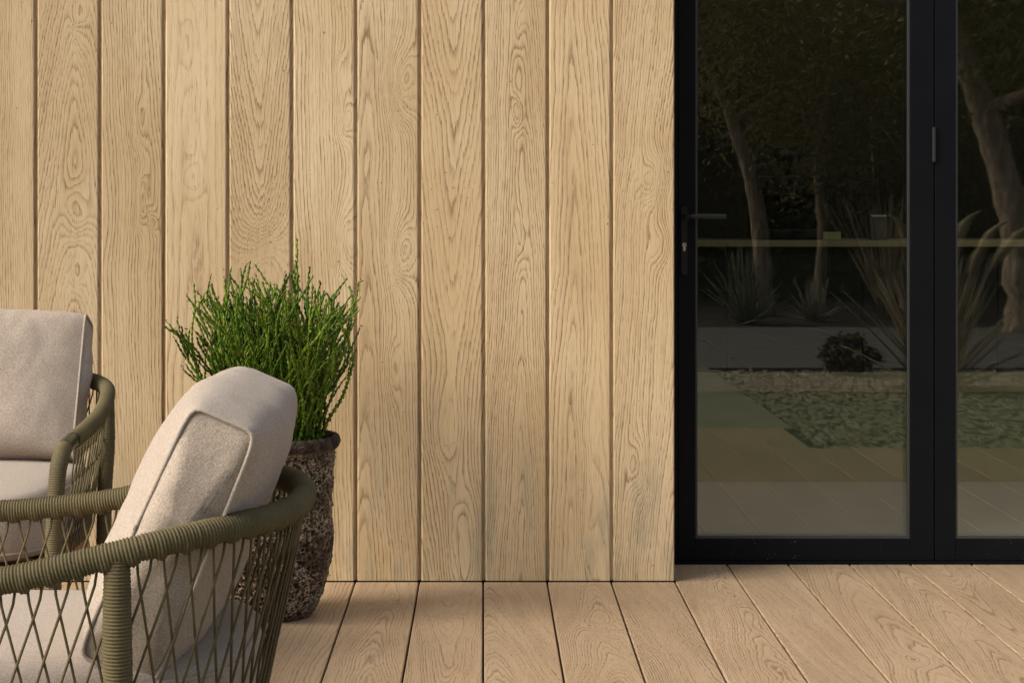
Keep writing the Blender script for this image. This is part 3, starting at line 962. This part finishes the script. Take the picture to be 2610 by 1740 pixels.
# ------------------------------------------------------------------ pot and plant
PX, PY = -0.540, -0.44
pot = empty('plant_pot', (PX, PY, 0))
tag(pot, 'tall rough lava textured stone pot behind the foreground armchair', 'pot')
prof = [(0.0, 0.0), (0.085, 0.0), (0.098, 0.004), (0.108, 0.02), (0.124, 0.06), (0.137, 0.105), (0.144, 0.16), (0.146, 0.22), (0.146, 0.28), (0.147, 0.33), (0.149, 0.38), (0.152, 0.415), (0.157, 0.428), (0.166, 0.436), (0.170, 0.448), (0.169, 0.460), (0.163, 0.466), (0.154, 0.464), (0.150, 0.455), (0.148, 0.43), (0.146, 0.40)]
C = np.array([(r_, 0, z) for r_, z in prof])
Lp = np.concatenate([[0], np.cumsum(np.linalg.norm(np.diff(C, axis=0), axis=1))])
sp_ = np.linspace(0, Lp[-1], 210)
rp, zp = np.interp(sp_, Lp, C[:, 0]), np.interp(sp_, Lp, C[:, 2])
ns = 300
V, pit = [], []
for i in range(len(sp_)):
    for j in range(ns):
        a = 2 * math.pi * j / ns
        x, y, z = rp[i] * math.cos(a), rp[i] * math.sin(a), zp[i]
        p = Vector((x, y, z))
        big = mnoise.noise(p * 12) * 0.0060 + mnoise.noise(p * 30) * 0.0050 + mnoise.noise(p * 75) * 0.0030
        pw = p * 88 + mnoise.noise_vector(p * 60) * 0.9
        dd = mnoise.voronoi(pw)[0]
        e = min(1.0, max(0.0, (dd[1] - dd[0]) * 1.6))
        ridge = 1 - e
        k = 1.0
        if z > 0.42: k = 0.25
        if i > 180: k = 0.1
        if z < 0.012: k = 0.3 if rp[i] > 0.09 else 0.0
        d_ = big * k + (ridge - 0.5) * 0.0105 * k
        q = 1 + d_ / max(rp[i], 0.02)
        V.append((x * q, y * q, z)); pit.append(ridge)
n_ = len(sp_)
F = [(i * ns + j, i * ns + (j + 1) % ns, (i + 1) * ns + (j + 1) % ns, (i + 1) * ns + j) for i in range(n_ - 1) for j in range(ns)]
me = bpy.data.meshes.new('body'); me.from_pydata(V, [], F)
at = me.attributes.new('pit', 'FLOAT', 'POINT'); at.data.foreach_set('value', pit)
me.polygons.foreach_set('use_smooth', [True] * len(me.polygons)); me.update()
link('body', me, M['pot'], pot)
sl = [(0.147 * math.cos(t), 0.147 * math.sin(t), 0.425 + 0.008 * math.sin(5 * t)) for t in np.linspace(0, 2 * math.pi, 40, endpoint=False)]
MB().add(sl + [(0, 0, 0.44)], [(i, (i + 1) % 40, 40) for i in range(40)]).build('soil', M['soil'], pot)

plant = empty('whipcord_shrub', (PX + 0.006, PY, 0.43))
tag(plant, 'bushy green shrub of upright scaly stems growing in the stone pot', 'shrub')
pr_ = random.Random(21)
def twig(mb, p, d, L, r0, lift, wob=1.0):
    """a scaly stem with notched segments, returns its points"""
    step = 0.0046
    n = max(6, int(L / step))
    pts, rad = [], []
    pos_ = np.array(p, float); d = np.array(d, float)
    ph = pr_.uniform(0, 6.28)
    side = np.array([pr_.uniform(-1, 1), pr_.uniform(-1, 1), 0.0])
    jx = np.zeros(3)
    for i in range(n + 1):
        t = i / n
        zig = math.sin(i * 1.25 + ph) * 0.0013
        pts.append(pos_ + side * zig)
        b = 1 + 0.46 * math.sin(i * 2.1 + ph)
        rad.append(r0 * b * (1.0 - 0.40 * t) * (0.75 if i == 0 else 1))
        if i % 5 == 0: jx = np.array([pr_.gauss(0, .028), pr_.gauss(0, .028), 0.0]) * wob
        d = d + jx + np.array([0, 0, lift * step * 6])
        d /= np.linalg.norm(d)
        pos_ = pos_ + d * step
    rad[-1] = r0 * 0.15
    mb.sweep(np.array(pts), np.array(rad), 4, sq=0.7)
    return pts
tips = MB()
NST = 205
for k in range(NST):
    mb = MB()
    az = pr_.uniform(0, 2 * math.pi)
    rr_ = math.sqrt(pr_.random())
    lean = rr_ ** 1.1 * 0.41 + pr_.gauss(0, 0.04)
    if math.sin(az) > 0: lean *= 0.85
    if math.cos(az) > 0: lean *= 0.78
    L = (0.475 - 0.06 * rr_) * (pr_.uniform(0.60, 1.0) if pr_.random() < .8 else pr_.uniform(0.98, 1.14))
    bp = (0.11 * rr_ * math.cos(az), 0.11 * rr_ * math.sin(az), 0.0)
    d = np.array([math.sin(lean) * math.cos(az), math.sin(lean) * math.sin(az), math.cos(lean)])
    r_st = pr_.uniform(0.0038, 0.0052)
    for _try in range(12):
        mb = MB()
        P_ = twig(mb, bp, d, L, r_st, 0.36 * rr_)
        if -0.262 < P_[-1][0] < 0.212: break
        d = np.array([d[0] * 0.8, d[1], d[2]]); d /= np.linalg.norm(d)
    ends = [P_[-1]]
    for _ in range(pr_.randint(3, 6)):
        i0 = int(len(P_) * pr_.uniform(0.35, 0.93))
        dd = P_[i0] - P_[i0 - 3]; dd /= np.linalg.norm(dd) + 1e-9
        dd = dd + np.array([pr_.gauss(0, .22), pr_.gauss(0, .22), 0.0]); dd /= np.linalg.norm(dd)
        if P_[i0][0] > 0.15 and dd[0] > 0.2: continue
        Q_ = twig(mb, P_[i0], dd, pr_.uniform(0.035, 0.12), pr_.uniform(0.0030, 0.0042), 0.5)
        ends.append(Q_[-1])
    for e_ in ends:
        if pr_.random() < 0.4:
            for _ in range(2):
                q = e_ + np.array([pr_.gauss(0, .002), pr_.gauss(0, .002), pr_.uniform(-.004, .004)])
                w_ = np.array([pr_.gauss(0, .004), pr_.gauss(0, .004), pr_.uniform(.002, .006)])
                tips.sweep(np.array([q, q + w_ * .5, q + w_]), np.array([.0012, .0018, .0003]), 4)
    mb.build('stem', M['stem'], plant, True)
# the one tall leader
mb = MB(); P_ = twig(mb, (0.052, 0.0, 0), (0.03, 0.0, 1.0), 0.545, 0.0058, 0.5, 0.15)
for i0 in range(30, len(P_) - 6, 7): twig(mb, P_[i0], (pr_.uniform(-.5, .5), pr_.uniform(-.5, .5), 1.6), 0.03, 0.0030, 1.0)
mb.build('stem', M['stem'], plant, True)
tag(tips.build('buds', M['tip'], plant, True), kind='stuff')

# ------------------------------------------------------------------ garden that the glass mirrors
def leaf_cloud(n, centre, rad, size, rng, flat=0.0):
    """n leaf quads scattered in an ellipsoid, clumped"""
    cl = max(6, n // 60)
    u = rng.normal(size=(cl, 3)); u /= np.linalg.norm(u, axis=1)[:, None]
    cc = u * (rng.random((cl, 1)) ** 0.4) * np.array(rad)
    p = cc[rng.integers(0, cl, n)] + rng.normal(size=(n, 3)) * np.array(rad) * 0.13 + np.array(centre)
    a = rng.normal(size=(n, 3)); a /= np.linalg.norm(a, axis=1)[:, None]
    b = np.cross(a, rng.normal(size=(n, 3))); b /= np.linalg.norm(b, axis=1)[:, None]
    L = size * rng.uniform(.6, 1.3, (n, 1)); Wd = L * rng.uniform(.3, .5, (n, 1))
    V = np.stack([p - a * L, p + b * Wd, p + a * L, p - b * Wd], 1).reshape(-1, 3)
    F = np.arange(4 * n).reshape(-1, 4)
    return V, F
def cloud_obj(name, mat, parent, V, F, loc=None):
    me = bpy.data.meshes.new(name); me.from_pydata(V.tolist(), [], F.tolist()); me.update()
    return link(name, me, mat, parent, loc)

def tree(label, loc, trunk, r0, crown, leafn, seed):
    t_ = empty('olive_tree', loc)
    tag(t_, label, 'tree', 'trees mirrored in the door glass')
    rng = np.random.default_rng(seed)
    P, s = catmull(trunk, 0.12)
    rad = r0 * (1 - 0.55 * s / s[-1]) * (1 + 0.35 * np.exp(-s / 0.25)) + rng.normal(size=len(s)) * r0 * 0.09
    tm = MB().sweep(P, rad, 12)
    top = P[-1]
    limbs = MB()
    for k in range(7):
        i0 = int(len(P) * rng.uniform(.45, .95))
        e_ = np.array(crown[0]) + rng.normal(size=3) * np.array(crown[1]) * 0.5
        mid = (P[i0] + e_) / 2 + rng.normal(size=3) * 0.18
        Q, q = catmull([P[i0], mid, e_], 0.15)
        tm.sweep(Q, rad[i0] * 0.5 * (1 - 0.85 * q / q[-1]) + 0.006, 7)
    tm.build('trunk', M['bark'], t_, True)
    V, F = leaf_cloud(leafn, crown[0], crown[1], 0.034, rng)
    tag(cloud_obj('crown', M['leaf'], t_, V, F), kind='stuff')
tree('leaning twin stemmed tree mirrored in the left door glass', (2.95, -14.2, -0.07), [(0, 0, 0), (-0.02, 0, 0.7), (-0.12, 0, 1.4), (-0.38, 0, 2.2), (-0.68, 0, 3.0), (-0.8, 0.1, 3.9)], 0.10, ((-0.3, 0.5, 3.6), (2.3, 1.3, 1.75)), 20000, 1)
tree('thick barked tree mirrored in the right door glass', (4.75, -10.8, -0.07), [(0, 0, 0), (-0.05, 0, 0.8), (-0.22, 0, 1.5), (-0.45, 0, 2.2), (-0.75, 0, 3.0), (-0.9, 0.2, 3.8)], 0.17, ((-0.1, 0.2, 3.7), (2.0, 1.3, 1.6)), 16000, 2)
tree('slim tree behind the paving mirrored in the left door glass', (3.75, -15.5, -0.07), [(0, 0, 0), (0.05, 0, 0.9), (0.0, 0, 1.7), (0.15, 0, 2.6), (0.2, 0.1, 3.5)], 0.07, ((0.2, 0.4, 2.9), (2.1, 1.2, 1.7)), 20000, 3)
tree('dense tree mirrored at the top of the left door glass', (5.3, -16.5, -0.07), [(0, 0, 0), (0.1, 0, 1.2), (0.2, 0, 2.4), (0.1, 0, 3.8)], 0.12, ((0.1, 0.6, 3.0), (2.2, 1.3, 1.9)), 20000, 4)
tree('dense tree mirrored at the far right of the door glass', (7.4, -15.0, -0.07), [(0, 0, 0), (0.1, 0, 1.2), (-0.2, 0, 2.4), (-0.1, 0, 3.8)], 0.14, ((-0.2, 0.6, 3.0), (2.2, 1.4, 2.0)), 16000, 5)

hd = empty('hedge', (4.0, -19.5, -0.07))
tag(hd, 'tall dark evergreen hedge closing the garden', 'hedge')
rng = np.random.default_rng(9)
nH = 42000
hp_ = np.stack([rng.uniform(-13, 13, nH), np.abs(rng.normal(0, .45, nH)) * 1.0 + 0.4, rng.uniform(0, 1, nH) ** 0.8 * 5.6], 1)
hp_[:, 2] += 0.5 * np.sin(hp_[:, 0] * 1.3) * (hp_[:, 2] / 5.6) + rng.normal(0, .12, nH)
hp_[:, 1] += 0.35 * np.sin(hp_[:, 0] * 2.1 + hp_[:, 2] * 1.7)
a = rng.normal(size=(nH, 3)); a /= np.linalg.norm(a, axis=1)[:, None]
b = np.cross(a, rng.normal(size=(nH, 3))); b /= np.linalg.norm(b, axis=1)[:, None]
L = rng.uniform(.05, .11, (nH, 1))
V = np.stack([hp_ - a * L, hp_ + b * L * .5, hp_ + a * L, hp_ - b * L * .5], 1).reshape(-1, 3)
tag(cloud_obj('foliage', M['hedge'], hd, V, np.arange(4 * nH).reshape(-1, 4)), kind='stuff')
core = MB()
nx, nz = 60, 14
cv = [(-13.2 + 26.4 * i / nx, 0.15 + 0.35 * mnoise.noise(Vector((i * .7, j * .7, 0))), 5.2 * j / nz + 0.4 * mnoise.noise(Vector((i * .5, 3, j * .2)))) for j in range(nz + 1) for i in range(nx + 1)]
core.add(cv, [(j * (nx + 1) + i, j * (nx + 1) + i + 1, (j + 1) * (nx + 1) + i + 1, (j + 1) * (nx + 1) + i) for j in range(nz) for i in range(nx)])
core.box(-13.2, 13.2, -1.2, -0.4, 0, 4.9)
core.build('branches', M['hedge'], hd)

def tuft(name, label, loc, n, L, spread, w, mat, seed, group, droop=0.5, plumes=0):
    t_ = empty(name, loc)
    tag(t_, label, 'grass plant', group)
    rg = random.Random(seed)
    mb = MB()
    for k in range(n):
        az = rg.uniform(0, 6.283); ln = abs(rg.gauss(0, spread)); l = L * rg.uniform(.6, 1.1)
        d = np.array([math.sin(ln) * math.cos(az), math.sin(ln) * math.sin(az), math.cos(ln)])
        p = np.array([rg.gauss(0, .04), rg.gauss(0, .04), 0.0]); pts = []
        for i in range(6):
            pts.append(p.copy()); p = p + d * l / 5
            d = d + np.array([0, 0, -droop * 0.12 * i / 5]); d /= np.linalg.norm(d)
        mb.sweep(np.array(pts), w * np.array([.8, 1, 1, .8, .5, .1]), 4, sq=0.35)
    mb.build('blades', mat, t_, True)
    if plumes:
        pm = MB()
        for k in range(plumes):
            az = rg.uniform(0, 6.283); ln = rg.uniform(.1, .45)
            d = np.array([math.sin(ln) * math.cos(az), math.sin(ln) * math.sin(az), math.cos(ln)])
            P, s = catmull([d * L * .5, d * L * .95, d * L * 1.25 + np.array([math.cos(az) * .08, 0, -0.01]), d * L * 1.4 + np.array([math.cos(az) * .18, 0, -.06])], 0.03)
            pm.sweep(P, np.interp(s / s[-1], [0, .45, .6, .8, 1], [.004, .006, .035, .03, .004]) * np.array([rg.uniform(.8, 1.2) for _ in s]), 7)
        pm.build('plume', M['reed'], t_, True)
    return t_
tuft('spiky_grass', 'spiky grey green grass clump mirrored under the leaning tree', (2.55, -12.6, -0.06), 170, 0.75, .55, .006, M['spike'], 3, 'ornamental grasses in the garden')
tuft('pampas_grass', 'feathery pampas grass clump mirrored at the right of the left door', (2.70, -5.5, -0.06), 190, 0.85, .38, .008, M['reed'], 4, 'ornamental grasses in the garden', 0.8, 9)
tuft('reed_grass', 'fine tall grass clump mirrored in the right door glass', (3.1, -3.5, -0.06), 120, 0.8, .38, .004, M['reed'], 5, 'ornamental grasses in the garden', 0.6)
tuft('spiky_grass', 'small spiky grass clump mirrored beside the paving', (3.3, -13.1, -0.06), 110, 0.45, .7, .005, M['spike'], 6, 'ornamental grasses in the garden')
tuft('reed_grass', 'upright fine grass behind the paving mirrored in the left door glass', (4.15, -13.6, -0.06), 120, 1.25, .35, .007, M['reed'], 7, 'ornamental grasses in the garden')
sh = empty('low_shrub', (2.35, -6.45, -0.06))
tag(sh, 'low rounded shrub in the gravel bed mirrored in the door glass', 'shrub')
V, F = leaf_cloud(1500, (0, 0, 0.16), (0.20, 0.20, 0.14), 0.022, np.random.default_rng(8))
tag(cloud_obj('foliage', leafy('russet_shrub_leaf', (0.03, 0.03, 0.008), (0.09, 0.075, 0.018), (0.20, 0.13, 0.035), 0.5, 14.0).m, sh, V, F), kind='stuff')
bm_ = MB()
for k in range(7):
    az = k * 0.9
    bm_.sweep(catmull([(0, 0, 0), (0.05 * math.cos(az), 0.05 * math.sin(az), 0.08), (0.13 * math.cos(az), 0.13 * math.sin(az), 0.2)], 0.04)[0], 0.004, 5)
bm_.build('twigs', M['bark'], sh)
